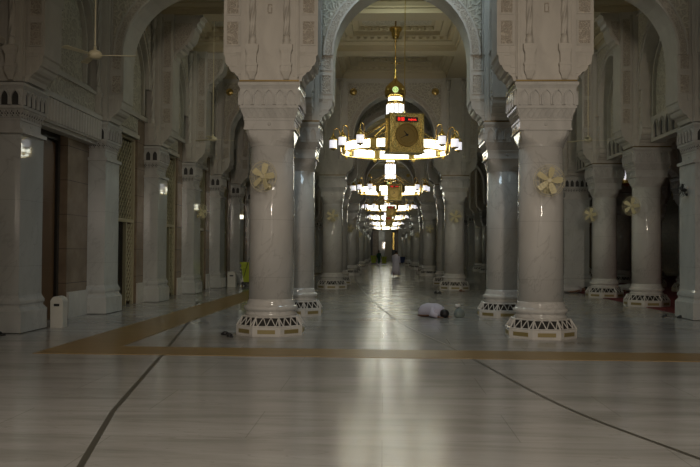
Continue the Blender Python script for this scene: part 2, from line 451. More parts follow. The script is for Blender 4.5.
def ob(name, me, parent, loc=None, rz=None):
    o = bpy.data.objects.new(name, me); C.objects.link(o); o.parent = parent
    if loc: o.location = loc
    if rz is not None: o.rotation_euler = (0,0,rz)
    return o
def make_round(detail, pier):
    t = empty('marble_column')
    ob('base', me_base, t); ob('grille_opening', me_core, t); ob('moulding', me_pl, t); ob('shaft', me_sh, t)
    ob('capital', cap_round, t); ob('upper_pier', pier, t)
    if detail:
        ob('brass_strip', me_strip, t)
        for i in range(8): ob('vent_plate', me_vent, t, rz=i*PI/4)
    n = 4 if detail else 1
    for q in range(n):
        for sx in (-1, 1):
            v = QUART[q] @ Vector((sx*.33, -.575, 0)); ob('colonnette', colon, t, tuple(v), q*PI/2)
    return t
PROT = {}
def put_col(detail, pier, *a):
    key = (detail, pier.name)
    if key not in PROT: PROT[key] = (make_round(detail, pier), [False])
    return place(*PROT[key], *a)
ORD = ['nearest', 'second', 'third', 'fourth', 'fifth', 'sixth', 'seventh', 'eighth', 'ninth', 'tenth', 'eleventh', 'twelfth', 'thirteenth', 'fourteenth', 'fifteenth', 'sixteenth', 'seventeenth', 'eighteenth', 'nineteenth', 'twentieth', 'twenty-first', 'twenty-second', 'twenty-third', 'twenty-fourth']
ROWS = [k for k in range(0, 23) if k % 4 in (0, 1)]
for side, X in (('left', XL), ('right', XR)):  # unseen pair on the grid, added to keep the rear fill off the side pilasters
    put_col(False, pier_full, (X, Dk(-4), 0), 0, 'round marble column on the %s, out of frame behind the camera' % side, 'column', 'round columns along the central aisle')
for side, X in (('left', XL), ('right', XR)):
    for i, k in enumerate(ROWS):
        put_col(k < 6, pier_front if k % 4 == 0 else pier_back, (X, Dk(k), 0), 0, '%s round white marble column on the %s of the central aisle, counted from the front' % (ORD[i], side), 'column', 'round columns along the central aisle')
for i, k in enumerate([2, 3, 6, 7, 10, 11]):
    put_col(k < 4, pier_full, (XS, Dk(k), 0), 0,
          '%s round marble column by the red carpet in the right aisle, counted from the front' % ORD[i], 'column', 'round columns of the right aisle')
for i, k in enumerate([4, 5, 6, 7, 8, 9, 10, 11]):
    put_col(False, pier_full, (XT, Dk(k), 0), 0, '%s dim round column standing on the red carpet, beyond the right aisle' % ORD[i], 'column', 'columns on the red carpet')
for i, k in enumerate([6, 8, 10, 12]):
    put_col(False, pier_full, (XU, Dk(k), 0), 0, '%s dim round column of the farthest right row, on the carpet' % ORD[i], 'column', 'columns on the red carpet')

# square pillars (free standing) and pilasters
def sq_shaft():
    b = MB(); h = .53
    b.sq([(h,.72),(h,3.92)])
    b.sq([(h+.05,0),(h+.09,.02),(h+.09,.42),(h+.06,.46),(h+.03,.50),(h+.03,.54),(h+.05,.57),(h+.05,.62),(h+.015,.68),(h,.73)])
    return b.mesh('shaft', M['pil'])
me_sq = sq_shaft()
def make_square(pier):
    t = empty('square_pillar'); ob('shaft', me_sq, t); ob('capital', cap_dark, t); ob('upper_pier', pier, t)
    for q in (0, 1, 3):
        for sx in (-1, 1):
            v = QUART[q] @ Vector((sx*.33, -.575, 0)); ob('colonnette', colon, t, tuple(v), q*PI/2)
    return t
sqp = make_square(pier_full); sqw = make_square(pier_one); sqw.name = 'marble_pilaster'; u1 = [False]; u2 = [False]
for i, k in enumerate([0, 1, 4, 5, 8, 9, 12, 13]):
    place(sqp, u1, (XS, Dk(k), 0), 0, '%s square marble pillar in the row beside the right aisle, counted from the front' % ORD[i], 'pillar', 'square pillars of the right aisle')
for k in range(-1, 23):
    nm = {0: 'wide marble pilaster at the left picture edge, beside the brown door'}.get(k, '%s marble pilaster along the left wall, counted from the camera' % ORD[k+1])
    place(sqw, u2, (XW, Dk(k), 0), 0, nm, 'pilaster', 'marble pilasters along the left wall')

# ------------------------------------------------------------------ arches
def arc(a, zs=6.6, rise=1.75, n=20, grow=0.0):
    pts = []
    for i in range(n+1):
        th = PI*i/n
        x = -(a+grow)*math.cos(th); z = zs + (rise+grow)*math.sin(th)
        z += .06*(1-abs(math.cos(th)))   # faint point at the crown
        pts.append((x, z))
    return pts
def arch_mesh(a, infill=False, t=.40, low=True):
    b = MB()
    lo = arc(a); hi = [(x, ZC) for x, z in lo]
    b.cur = 0; b.strip(lo, hi, -t, t)
    b.box(-a, a, -t-.03, t+.03, ZC-.14, ZC)
    for f in (1, -1):
        F = Matrix.Diagonal((1, f, 1, 1))
        g = .26; o1 = arc(a, grow=.0); o2 = arc(a, grow=g)
        b.cur = 0; b.strip(arc(a, grow=0), arc(a, grow=.05), -t-.10, -t, F)
        b.strip(arc(a, grow=g-.04), arc(a, grow=g), -t-.10, -t, F)
        b.cur = 1; b.strip(arc(a, grow=.05), arc(a, grow=g-.04), -t-.075, -t, F)
        b.cur = 2
        xs = a + g + .07
        outer = [(max(-xs, min(xs, x)), z) for x, z in o2]
        top = [(x, ZC-.14) for x, z in outer]
        b.strip(outer, top, -t-.05, -t, F)
        b.cur = 0
        b.box(-xs-.05, -xs, -t-.09, -t, 6.6, ZC-.14, F); b.box(xs, xs+.05, -t-.09, -t, 6.6, ZC-.14, F); b.box(-xs-.05, xs+.05, -t-.09, -t, ZC-.19, ZC-.13, F)
    if infill:
        b.cur = 2; q = arc(a-.02); b.strip([(x, 5.75) for x, z in q], q, -.1, .1)
        b.cur = 0
        if low: b.box(-a, a, -.16, .16, 5.0, 5.75)
        for f in (1, -1):
            F = Matrix.Diagonal((1, f, 1, 1))
            b.cur = 0
            outline_band(b, arc(a, rise=1.6, grow=-.28), .06, -.2, -.1, F)
            b.box(-a+.22, -a+.28, -.2, -.1, 5.75, 6.6, F); b.box(a-.28, a-.22, -.2, -.1, 5.75, 6.6, F)
            for i in range(5 if low else 0):
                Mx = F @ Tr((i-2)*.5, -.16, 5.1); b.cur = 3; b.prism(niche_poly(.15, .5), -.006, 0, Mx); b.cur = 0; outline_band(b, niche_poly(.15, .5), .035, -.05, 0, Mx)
    return b.mesh('stone_arch', [M['stone'], M['carvedfine'], M['carved'], M['niche']])
def medal_mesh():
    b = MB(); Mx = Matrix.Rotation(PI/2, 4, 'X')
    b.lathe([(.15,0),(.16,.02),(.13,.04),(.10,.025),(.04,.04),(.02,.05)], 20, Mx); return b.mesh('medallion', M['goldd'])
me_med = medal_mesh()
A_C, A_L, A_R, A_N = (XR-XL)/2-.92, (XL-XW)/2-.92, (XS-XR)/2-.92, U/2-.92
am = {a: arch_mesh(a) for a in (A_C, A_L, A_R, A_N)}; am_inf = arch_mesh(A_N, True); A_W = U/2-.95; am_shallow = arch_mesh(A_W, True, .17, False)
def put_arch(a, me, loc, rz, label, group, med=True):
    t = empty('stone_arch', loc, rz); ob('arch_wall', me, t)
    if med:
        for sx in (-1, 1): ob('medallion', me_med, t, (sx*(a+.04), -.45, 8.52))
    tag(t, label, 'arch', group)
for i, k in enumerate(ROWS):
    put_arch(A_C, am[A_C], (XM, Dk(k), 0), 0, '%s carved stone arch spanning the central aisle, counted from the front' % ORD[i], 'arches across the central aisle')
    if k < 15:
        put_arch(A_L, am[A_L], ((XL+XW)/2, Dk(k), 0), 0, '%s carved stone arch spanning the left aisle, counted from the front' % ORD[i], 'arches across the left aisle')
        put_arch(A_R, am[A_R], ((XR+XS)/2, Dk(k), 0), 0, '%s carved stone arch spanning the right aisle, counted from the front' % ORD[i], 'arches across the right aisle')
for i, k in enumerate([0, 4, 8, 12]):
    for side, X in (('left', XL), ('right', XR)):
        put_arch(A_N, am[A_N], (X, Dk(k+.5), 0), PI/2, '%s short arch linking a column pair on the %s of the central aisle' % (ORD[i], side), 'arches linking the column pairs', False)
for k in range(-1, 13):
    if k >= 0: put_arch(A_N, am_inf, (XS, Dk(k+.5), 0), PI/2, '%s blind carved arch above the right aisle columns, counted from the front' % ORD[k], 'blind arches of the right aisle', False)
    put_arch(A_W, am_shallow, (WALLX-.02, Dk(k+.5), 0), -PI/2, '%s blind carved arch high on the left wall, counted from the camera' % ORD[k+1], 'blind arches on the left wall', False)

# stepped brackets that carry the ceiling beams
BR = [(.50,6.0),(.57,6.0),(.60,6.08),(.60,7.66),(.66,7.72),(.66,7.84),(.74,7.90),(.80,7.92),(.84,8.0),(.92,8.03),(.95,8.12),(1.04,8.14),(1.07,8.24),(1.13,8.27),
      (1.20,8.36),(1.24,8.5),(1.26,8.66),(1.34,8.70),(1.34,8.82),(1.42,8.88),(1.44,9.0),(1.52,9.04),(1.52,ZC),(.50,ZC)]
b = MB(); b.prism(BR, -.28, .28)
b.cur = 0
BO = BR[3:-1]
for f in (1, -1): outline_band(b, BO, .07, -.33, -.27, Matrix.Diagonal((1, f, 1, 1)))
for f in (1, -1):
    F = Matrix.Diagonal((1, f, 1, 1)); b.cur = 1; b.prism([(.62,7.9),(.74,8.0),(1.0,8.3),(1.12,8.5),(1.2,8.85),(.62,8.85)], -.3, -.28, F)
me_br = b.mesh('stepped_bracket', [M['stone'], M['carvedfine']])
def bracket(x, y, rz, label):
    o = bpy.data.objects.new('stepped_bracket', me_br); C.objects.link(o); o.location = (x, y, 0); o.rotation_euler = (0,0,rz)
    tag(o, label, 'bracket', 'stepped stone brackets under the beams')
n_ = 0
for i, k in enumerate([2, 3, 6, 7, 10, 11]):
    bracket(XW+.32, Dk(k), 0, '%s stepped stone bracket on the left wall pilasters, under the ceiling beam' % ORD[i])
    bracket(XS, Dk(k), PI, '%s stepped stone bracket on the right aisle columns, under the ceiling beam' % ORD[i])

# ------------------------------------------------------------------ ceiling with coffers
b = MB()
XE = [WALLX-.6, XW, XL, XR, XS, XT, XU, 23.4]
def ring_step(r0, z0, r1, z1):
    (a0,b0,c0,d0), (a1,b1,c1,d1) = r0, r1
    P0 = [(a0,c0,z0),(b0,c0,z0),(b0,d0,z0),(a0,d0,z0)]; P1 = [(a1,c1,z1),(b1,c1,z1),(b1,d1,z1),(a1,d1,z1)]
    b.add(P0+P1, [(j, (j+1) % 4, 4+(j+1) % 4, 4+j) for j in range(4)])
for xi in range(1, len(XE)-2):
    xa, xb = XE[xi], XE[xi+1]
    for k in range(-5, 25):
        ya, yb = Dk(k), min(Dk(k+1), 140)
        r = (xa, xb, ya, yb); z = ZC
        def shr(r, d): return (r[0]+d, r[1]-d, r[2]+d, r[3]-d)
        seq = [(.42,0),(0,.16),(.06,0),(0,.05),(.10,.10),(0,.05),(.16,0),(0,.10),(.28,.0),(0,-.05),(.05,0),(0,.16),(.22,.06),(0,.06),(.12,0)]
        for d, dz in seq:
            r2 = shr(r, d); ring_step(r, z, r2, z+dz); r = r2; z += dz
        b.cur = 1; b.add([(r[0],r[2],z),(r[1],r[2],z),(r[1],r[3],z),(r[0],r[3],z)], [(0,1,2,3)]); b.cur = 0
        if k in (1, 2, 3, 0) and xi <= 3:
            q = shr((xa, xb, ya, yb), .74); zz = ZC+.36
            L = q[1]-q[0]; nn = 15
            for i in range(nn):
                cx = q[0] + L*(i+.5)/nn
                for cy, s in ((q[3], -1), (q[2], 1)):
                    b.loft([[(cx-.09,cy-.02,zz-.02),(cx+.09,cy-.02,zz-.02),(cx+.09,cy+.02,zz-.02),(cx-.09,cy+.02,zz-.02)],[(cx-.04,cy-.02+s*.1,zz+.10),(cx+.04,cy-.02+s*.1,zz+.10),(cx+.04,cy+.06+s*.1,zz+.10),(cx-.04,cy+.06+s*.1,zz+.10)]])
            for i in range(nn):
                cy = q[2] + (q[3]-q[2])*(i+.5)/nn
                for cx, s in ((q[0], 1), (q[1], -1)):
                    b.box(cx-.05, cx+.05, cy-.08, cy+.08, zz-.02, zz+.1)
            q = shr((xa, xb, ya, yb), 1.25); zz = ZC+.66; nn = 10
            for i in range(nn):
                cx = q[0] + (q[1]-q[0])*(i+.5)/nn
                for cy in (q[2], q[3]): b.lathe([(.09,zz-.1),(.1,zz),(.05,zz+.05)], 8, Tr(cx, cy, 0))
b.cur = 0
b.box(WALLX-1.5, XW, Dk(-5), 140, ZC, ZC+.3)
b.box(WALLX-1.5, 24, Dk(-5), 140, 10.2, 10.4)
b.box(XU, 24, Dk(-5), 140, ZC, ZC+.3)
struct(b.build('ceiling', [M['ceil'], M['carved']]))

# ------------------------------------------------------------------ left wall, bay by bay
b = MB(); lat_spots = []
b.cur = 0
for k in range(-2, 24):
    y0 = Dk(k); 
    if k == 0:
        o0, o1, zt = y0+.55, y0+3.0, 4.35
    else: o0, o1, zt = y0+.6, y0+3.62, 5.0
    b.cur = 0; b.box(WALLX-.5, WALLX, y0, o0, 0, 5.7); b.box(WALLX-.5, WALLX, o1, y0+U, 0, 5.7)
    b.cur = 1; b.box(WALLX, WALLX+.05, y0, o0-.04, 0, .62); b.box(WALLX, WALLX+.05, o1+.04, y0+U, 0, .62)
    b.cur = 2; b.box(WALLX-.5, WALLX-.25, y0, y0+U, 5.7, ZC+.3); b.box(WALLX-.3, WALLX+.06, y0-.55, y0+.80, 5.7, ZC+.3)
    b.box(WALLX-.5, WALLX, o0, o1, zt, 5.7)
    if k != 0:
        b.box(WALLX-.08, WALLX+.06, o0-.02, o1+.02, zt, zt+.12)
        b.cur = 3; b.box(WALLX, WALLX+.03, o0+.1, o1-.1, zt+.2, 5.6)
    b.cur = 2; b.box(WALLX, WALLX+.10, y0, y0+U, 5.62, 5.75)
b.cur = 0; b.box(WALLX-1.5, WALLX-1.3, Dk(-3), 140, 0, ZC); b.box(WALLX-.5, WALLX, -12, Dk(-2), 0, ZC)
struct(b.build('wall_left', [M['tan'], M['base'], M['stone'], M['carved']]))
# fluted lintel over the brown door
b = MB(); y0 = Dk(0)+.55; y1 = Dk(0)+4.35
b.box(WALLX, WALLX+.30, y0, y1, 4.38, 4.98); b.box(WALLX, WALLX+.36, y0, y1, 4.92, 5.02); b.box(WALLX, WALLX+.22, y0, y1, 4.30, 4.40)
for i in range(22):
    yy = y0+.08+i*(y1-y0-.16)/21; b.lathe([(.05,4.42),(.06,4.9)], 8, Tr(WALLX+.31, yy, 0))
b.cur = 1; b.box(WALLX+.02, WALLX+.20, y0, y1, 5.02, 5.60); b.cur = 0
for zz in (5.02, 5.55): b.box(WALLX, WALLX+.25, y0, y1, zz, zz+.07)
tag(b.build('door_lintel', [M['stone'], M['carved']]), 'carved and fluted stone lintel above the brown door, left wall', 'lintel')
# the door
t = empty('door_1', (WALLX-.30, Dk(0)+1.78, 0)); struct(t)
b = MB(); b.box(-.06, .02, -1.2, 1.2, 0, 4.35); b.box(.02,.12,1.08,1.2,0,4.35); b.box(.02,.12,-1.2,-1.08,0,4.35); b.box(.02,.12,-1.08,1.08,4.2,4.35); b.build('door_frame', M['woodd'], t)
for s in (-1, 1):
    b = MB(); y0, y1 = sorted((s*.02, s*1.06)); b.box(.02,.06,y0,y1,0,4.15)
    for z0, z1 in ((.2,1.2),(1.35,2.6),(2.75,4.0)): 
        b.box(.06,.075,y0+.12,y1-.12,z0,z1); b.box(.075,.085,y0+.2,y1-.2,z0+.08,z1-.08)
    lf = b.build('door_leaf', M['wood'], t)
    b = MB(); b.tube([(.06,s*.10,1.0),(.13,s*.10,1.02),(.13,s*.10,1.38),(.06,s*.10,1.4)], .012, 8); b.build('door_handle', M['gold'], lf)
# cream lattice screens with a low dark doorway
def lattice_screen():
    t = empty('lattice_screen'); W = 1.5; dw = .72
    b = MB(); 
    b.box(-.05,.05,-W,-W+.07,0,5.0); b.box(-.05,.05,W-.07,W,0,5.0); b.box(-.05,.05,-W,W,4.93,5.0); b.box(-.05,.05,-W,W,2.45,2.55)
    b.box(-.05,.05,dw,dw+.07,0,2.5); b.box(-.05,.05,-dw-.07,-dw,0,2.5); b.build('frame', M['lattice'], t)
    b = MB(); s = .23
    def cell(y, z):
        P = [(0,y-s/2,z),(0,y-s*.12,z+s*.38),(0,y,z+s/2),(0,y+s*.12,z+s*.38),(0,y+s/2,z),(0,y+s*.12,z-s*.38),(0,y,z-s/2),(0,y-s*.12,z-s*.38)]
        b.tube(P, .024, 4, closed=True)
    z = 2.55+s/2; r = 0
    while z < 4.95:
        n = int(2*W/s)
        for i in range(n): 
            y = -W+.06+s/2+i*s
            if y < W-.1: cell(y, z)
        z += s; 
    z = .1+s/2
    while z < 2.45:
        for i in range(3): cell(dw+.08+s/2+i*s*.97, z); cell(-dw-.08-s/2-i*s*.97, z)
        z += s
    b.build('lattice', M['lattice'], t)
    b = MB(); b.box(-.20,-.16,-W,W,2.5,5.0); b.box(-.20,-.16,dw,W,0,2.5); b.box(-.20,-.16,-W,-dw,0,2.5); b.build('backing', M['woodd'], t)
    b = MB(); b.box(-.30,-.26,-dw,dw,0,2.5); b.build('low_door', M['dark'], t)
    return t
ls = lattice_screen(); ul = [False]
for i, k in enumerate(list(range(1, 14))):
    place(ls, ul, (WALLX-.12, Dk(k)+2.11, 0), 0, '%s cream lattice screen with low dark doorway in left wall, counted from the camera' % ORD[i], 'screen', 'lattice screens of the left wall')

# ------------------------------------------------------------------ end wall and right wall
b = MB(); b.box(WALLX-1, 24, YEND, YEND+.4, 0, 10.2)
b.cur = 1
for x0, x1 in ((-1.75,-.75),(2.0,2.45)): b.box(x0, x1, YEND-.1, YEND, 0, 9.1)
b.cur = 2; b.box(-.75,.25,YEND-.4,YEND,0,9.1); b.box(2.45,3.6,YEND-.4,YEND,0,9.1)
b.cur = 3; b.box(.25,1.35,YEND-.12,YEND,0,3.2)
b.cur = 0; b.box(.25,1.35,YEND-.12,YEND,3.2,9.1)
struct(b.build('wall_back', [M['stone'], M['tan'], M['pil'], M['carved']]))
b = MB(); b.box(-2.75,-1.75,YEND-.15,YEND-.02,0,5.4); t = b.build('door_2', M['woodd']); struct(t)
b = MB(); b.box(1.38,2.0,YEND-.15,YEND-.02,0,5.0); t = b.build('door_3', M['woodd']); struct(t)
b = MB(); b.box(1.55,1.80,YEND-.18,YEND-.15,1.9,4.7); b.build('brass_panel', M['gold'], t)
b = MB(); b.box(23.4, 23.8, -12, 140, 0, 10.2); struct(b.build('wall_right', M['tan']))

# ------------------------------------------------------------------ chandelier
def chandelier():
    t = empty('chandelier'); R = 1.85
    def circ(r, z, n=72): return [(r*math.cos(2*PI*i/n), r*math.sin(2*PI*i/n), z) for i in range(n)]
    b = MB(); b.smooth = True
    n = 72
    b.loft([[(r*math.cos(2*PI*j/n), r*math.sin(2*PI*j/n), z) for j in range(n)] for r, z in ((1.72,-.14),(1.83,-.15),(1.86,-.10),(1.86,.08),(1.83,.12),(1.72,.12),(1.70,0),(1.72,-.14))], caps=False)
    b.build('glass_ring', M['glow'], t)
    b = MB(); b.smooth = True
    b.tube(circ(R+.02, .14), .022, 6, closed=True); b.tube(circ(R+.02, -.17), .022, 6, closed=True); b.tube(circ(1.62, .14), .018, 6, closed=True); b.tube(circ(1.66,-.16), .015, 6, closed=True)
    for i in range(24):
        a = 2*PI*i/24; c, s = math.cos(a), math.sin(a)
        b.tube([((R+.03)*c,(R+.03)*s,-.17),((R+.04)*c,(R+.04)*s,.14)], .012, 5)
        b.tube([(1.62*c,1.62*s,.14),((R+.02)*c,(R+.02)*s,.14)], .01, 4)
    b.build('ring_frame', M['gold'], t)
    for i in range(8):
        a = 2*PI*(i+.5)/8; Q = Rz(a)
        b = MB(); b.box(R, R+.07, -.11, .11, -.16, .12, Q); b.box(R+.07, R+.09, -.06, .06, -.10, .07, Q); b.box(1.60, 1.71, -.10, .10, -.18, .12, Q)
        b.lathe([(.01,-.30),(.05,-.26),(.08,-.20),(.05,-.16)], 12, Q @ Tr(R+.02,0,0)); b.build('medallion', M['medal'], t)
    for i in range(8):
        a = 2*PI*i/8; c, s = math.cos(a), math.sin(a)
        b = MB(); b.tube([(1.74*c,1.74*s,.14),(.34*c,.34*s,.92)], .02, 6); b.tube([(1.74*c,1.74*s,-.10),(1.0*c,1.0*s,.28),(.34*c,.34*s,.62)], .014, 6); b.build('arm', M['gold'], t)
    b = MB(); b.smooth = True; b.lathe([(.30,.66),(.31,.7),(.31,1.50),(.30,1.55)], 48); b.build('crystal_cylinder', M['crystal'], t)
    b = MB(); b.smooth = True
    b.lathe([(.02,.32),(.06,.36),(.10,.42),(.06,.47),(.2,.52),(.36,.56),(.38,.62),(.36,.66)], 32)
    b.build('hub', M['gold'], t)
    b = MB(); b.smooth = True; b.lathe([(.32,1.53),(.34,1.57),(.32,1.63),(.25,1.65),(.23,1.67)], 32)
    b.build('collar', M['gold'], t)
    b = MB(); b.smooth = True; b.lathe([(.22,1.65),(.24,1.69),(.24,1.76),(.22,1.79)], 32); b.build('light_slit', M['glow'], t)
    b = MB(); b.smooth = True
    b.lathe([(.27,1.77),(.34,1.80),(.37,1.89),(.375,2.01),(.33,2.15),(.22,2.27),(.10,2.37),(.05,2.45),(.07,2.51),(.03,2.57),(.06,2.63),(.03,2.69),(.05,2.75),(.022,2.81),(.022,3.10),(.045,3.14),(.022,3.20),(.02,3.70),(.05,3.74),(.03,3.80),(.09,3.84),(.14,3.96),(.15,4.06),(.22,4.14),(.22,4.22),(.03,4.23),(.03,4.45)], 32)
    b.tube([(-.17,0,2.98),(.17,0,2.98)], .012, 6)
    dm = b.build('dome', M['gold'], t)
    for q in range(2):
        b = MB(); Mx = Rz(q*PI) @ Tr(0,-.365,1.99) @ Matrix.Rotation(PI/2, 4, 'X')
        ring = [(.085*math.cos(2*PI*i/24), .085*math.sin(2*PI*i/24), .02) for i in range(24)]
        b.tube(ring, .02, 6, Mx, closed=True); b.lathe([(.045,0),(.045,.03)], 12, Mx)
        b.build('emblem', M['greenlit'], dm)
    for g in range(3):
        for j in (-1, 0, 1):
            a = math.radians(-24 - 120*g + 22*j); c, s = math.cos(a), math.sin(a)
            def P(r, z): return (r*c, r*s, z)
            b = MB(); b.smooth = True
            b.tube([P(1.88,.0), P(1.93,.25), P(1.94,.45), P(1.97,.58), P(2.06,.64), P(2.14,.60), P(2.18,.50), P(2.18,.42)], .018, 6)
            b.lathe([(.012,.48),(.03,.44),(.02,.42),(.05,.38),(.12,.28),(.145,.24),(.14,.22)], 16, Tr(2.18*c, 2.18*s, 0))
            b.lathe([(.02,-.13),(.05,-.10),(.12,-.07),(.125,-.05)], 16, Tr(2.18*c, 2.18*s, 0))
            ln = b.build('lantern', M['gold'], t)
            b = MB(); b.smooth = True; b.lathe([(.11,-.06),(.125,-.04),(.125,.21),(.12,.22)], 16, Tr(2.18*c, 2.18*s, 0)); b.build('lantern_glass', M['lampw'], ln)
    return t
ch = chandelier(); uc = [False]
for i, k in enumerate([2.5, 6.5, 10.5, 14.5, 18.5, 22.5]):  # the last one is added to brighten the far end
    place(ch, uc, (XM-.05, Dk(k), 5.2), 0, '%s brass ring chandelier hanging over the central aisle, counted from the front' % ORD[i], 'chandelier', 'chandeliers over the central aisle')

# lanterns glimpsed between the pillars
def pend(loc, w, hgt, lab, ztop):
    t = empty('hanging_lantern', loc)
    b = MB(); b.lathe([(w*.45,0),(w*.5,.03),(w*.5,hgt),(w*.42,hgt+.05)], 8); b.build('lantern_glass', M['lampw'], t)
    b = MB(); b.lathe([(w*.1,-.28),(w*.3,-.2),(w*.55,-.14),(w*.58,-.02),(w*.5,0)], 16); b.lathe([(w*.5,hgt+.03),(w*.55,hgt+.08),(w*.3,hgt+.25),(.02,hgt+.35),(.02,ztop-loc[2])], 16)
    for i in range(8):
        a = PI*i/4; b.tube([(w*.5*math.cos(a), w*.5*math.sin(a), 0), (w*.5*math.cos(a), w*.5*math.sin(a), hgt+.03)], .012, 4)
    b.build('brass_frame', M['gold'], t); tag(t, lab, 'lantern')
pend((10.25, 35.0, 4.72), .55, .55, 'lit lantern glimpsed between the two round columns of the right aisle', 9.9)
pend((3.62, 23.6, 6.3), .30, .42, 'small lit lantern in brass frame behind the front right pier', 9.9)

# ------------------------------------------------------------------ hanging clock boxes
def seg_text(b, s, x, z, h, y, Mx=None):
    w = h*.5; t = h*.14
    S = {'a':(0,h,w,h),'b':(w,h/2,w,h),'c':(w,0,w,h/2),'d':(0,0,w,0),'e':(0,0,0,h/2),'f':(0,h/2,0,h),'g':(0,h/2,w,h/2)}
    D = {'8':'abcdefg','3':'abgcd'}
    for ch_ in s:
        if ch_ == ':':
            for zz in (h*.3, h*.7): b.box(x, x+t, y-.004, y, z+zz-t/2, z+zz+t/2)
            x += h*.25; continue
        for q in D[ch_]:
            x0, z0, x1, z1 = S[q]; b.box(x+x0-t/2, x+x1+t/2, y-.004, y, z+z0-t/2, z+z1+t/2)
        x += h*.72
    return x
def clock():
    t = empty('hanging_clock'); W = .42; H = .90; d = .22
    b = MB(); b.box(-W, W, -d, d, 0, H)
    for f in range(4):
        F = Rz(f*PI/2); w = W if f % 2 == 0 else d; dd = d if f % 2 == 0 else W
        rect_frame(b, -w-.02, w+.02, -.02, H+.02, .06, -dd-.03, -dd, F)
        rect_frame(b, -w+.06, w-.06, .06, H-.06, .018, -dd-.015, -dd, F)
    b.box(-W-.05, W+.05, -d-.05, d+.05, -.05, -.01); b.box(-W-.03, W+.03, -d-.03, d+.03, H+.01, H+.05)
    b.build('case', M['golddial'], t)
    for f in (0, 1):
        F = Rz(f*PI)
        b = MB(); Mx = F @ Tr(0, -d, .40) @ Matrix.Rotation(PI/2, 4, 'X')
        ring = lambda r, n=40: [(r*math.cos(2*PI*i/n), r*math.sin(2*PI*i/n), .02) for i in range(n)]
        b.tube(ring(.285), .018, 6, Mx, closed=True); b.tube(ring(.2), .008, 6, Mx, closed=True)
        b.lathe([(.27,0),(.27,.012)], 40, Mx)
        for i in range(12):
            a = PI*i/6; b.box(.215, .255, -.012, .012, .012, .022, Mx @ Rz(a))
        di = b.build('dial', M['goldd'], t)
        b = MB(); b.lathe([(.03,.012),(.025,.035)], 12, Mx); b.prism([(-.012,-.04),(.012,-.04),(.004,.19),(-.004,.19)], -.03, -.024, F @ Tr(0,-d,.40) @ Matrix.Rotation(math.radians(-118), 4, 'Y'))
        b.prism([(-.016,-.03),(.016,-.03),(.006,.13),(-.006,.13)], -.036, -.03, F @ Tr(0,-d,.40) @ Matrix.Rotation(math.radians(-40), 4, 'Y'))
        b.build('clock_hands', M['black'], di)
        b = MB(); b.box(-.29, .29, -d-.02, -d, .735, .855, F); dp = b.build('display', M['black'], t)
        b = MB(); seg_text(b, '8:38', -.235, .760, .07, -d-.021, F)
        o = MB(); seg_text(o, '8:38', -.235, .760, .07, -d-.021)
        b = MB()
        b.add(o.v, o.f, F)
        for x0, x1, z0, z1 in ((.03,.25,.775,.789),(.04,.052,.785,.82),(.08,.092,.785,.805),(.115,.127,.785,.825),(.15,.162,.785,.81),(.185,.197,.785,.805),(.215,.227,.785,.82),(.10,.115,.755,.765),(.17,.185,.835,.845)):
            b.box(x0, x1, -d-.025, -d-.021, z0, z1, F)
        b.build('red_digits', M['red'], dp)
    b = MB(); b.tube([(0,0,H+.05),(0,0,4.2)], .012, 6); b.lathe([(.08,H+.05),(.05,H+.1),(.015,H+.16)], 12); b.build('cable', M['goldd'], t)
    return t
ck = clock(); uk = [False]
for i, (k, x) in enumerate(((1, .52), (5, .53), (9, .53), (13, .53))):
    o = place(ck, uk, (x, Dk(k)-.1, 4.20), math.radians(15 if i == 0 else 0), '%s square brass clock box hanging on a cable, counted from the front' % ORD[i], 'clock', 'brass clock boxes over the central aisle')
    if i: o.scale = (.78, .78, .80)

# ------------------------------------------------------------------ fans
def wall_fan():
    t = empty('wall_fan')
    b = MB(); b.smooth = True
    b.tube([(0,.0,-.18),(0,-.06,-.2),(0,-.10,-.14),(0,-.10,-.02)], .022, 8); b.lathe([(.06,0),(.06,.03)], 12, Tr(0,0,-.18) @ Matrix.Rotation(PI/2, 4, 'X'))
    b.build('bracket', M['fan'], t)
    b = MB(); b.smooth = True; b.lathe([(.03,.04),(.06,.05),(.07,.09),(.07,.15),(.05,.18),(.045,.20)], 20, Matrix.Rotation(PI/2, 4, 'X')); b.build('motor', M['fan'], t)
    b = MB(); b.lathe([(.05,.20),(.048,.25),(.035,.265)], 20, Matrix.Rotation(PI/2, 4, 'X')); b.build('hub', M['cream'], t)
    for i in range(5):
        a = 2*PI*i/5 + .25
        b = MB(); Mx = Matrix.Rotation(a, 4, 'Y') @ Tr(0,-.225,0) @ Matrix.Rotation(math.radians(20), 4, 'Z')
        b.prism([(-.03,.05),(.03,.05),(.055,.12),(.06,.22),(.04,.255),(-.04,.255),(-.06,.22),(-.055,.12)], -.006, .006, Mx); b.build('blade', M['fan'], t)
    b = MB()
    for r, y in ((.30,-.22),(.265,-.275),(.21,-.292),(.15,-.302),(.09,-.31),(.25,-.155)):
        b.tube([(r*math.cos(2*PI*i/28), y, r*math.sin(2*PI*i/28)) for i in range(28)], .0035, 4, closed=True)
    for i in range(14):
        a = 2*PI*i/14; c, s = math.cos(a), math.sin(a)
        b.tube([(.06*c,-.31,.06*s),(.2*c,-.295,.2*s),(.28*c,-.265,.28*s),(.30*c,-.22,.30*s),(.27*c,-.16,.27*s),(.1*c,-.13,.1*s)], .0025, 4)
    b.build('cage', M['cream'], t)
    return t
wf = wall_fan(); uf = [False]
def put_fan(X, Y, ang, z, tilt, label, r=.44):
    # ang: direction the fan faces, 0 = towards the camera, positive towards +x
    o = place(wf, uf, (X + r*math.sin(ang), Y - r*math.cos(ang), z), ang + tilt, label, 'fan', 'wall fans on the columns')
put_fan(XL, Dk(0), math.radians(0), 3.06, math.radians(-24), 'pale round fan on the nearest left column, turned to the left')
put_fan(XR, Dk(0), math.radians(3), 3.0, math.radians(0), 'pale caged fan on the nearest right column, above the middle of its shaft')
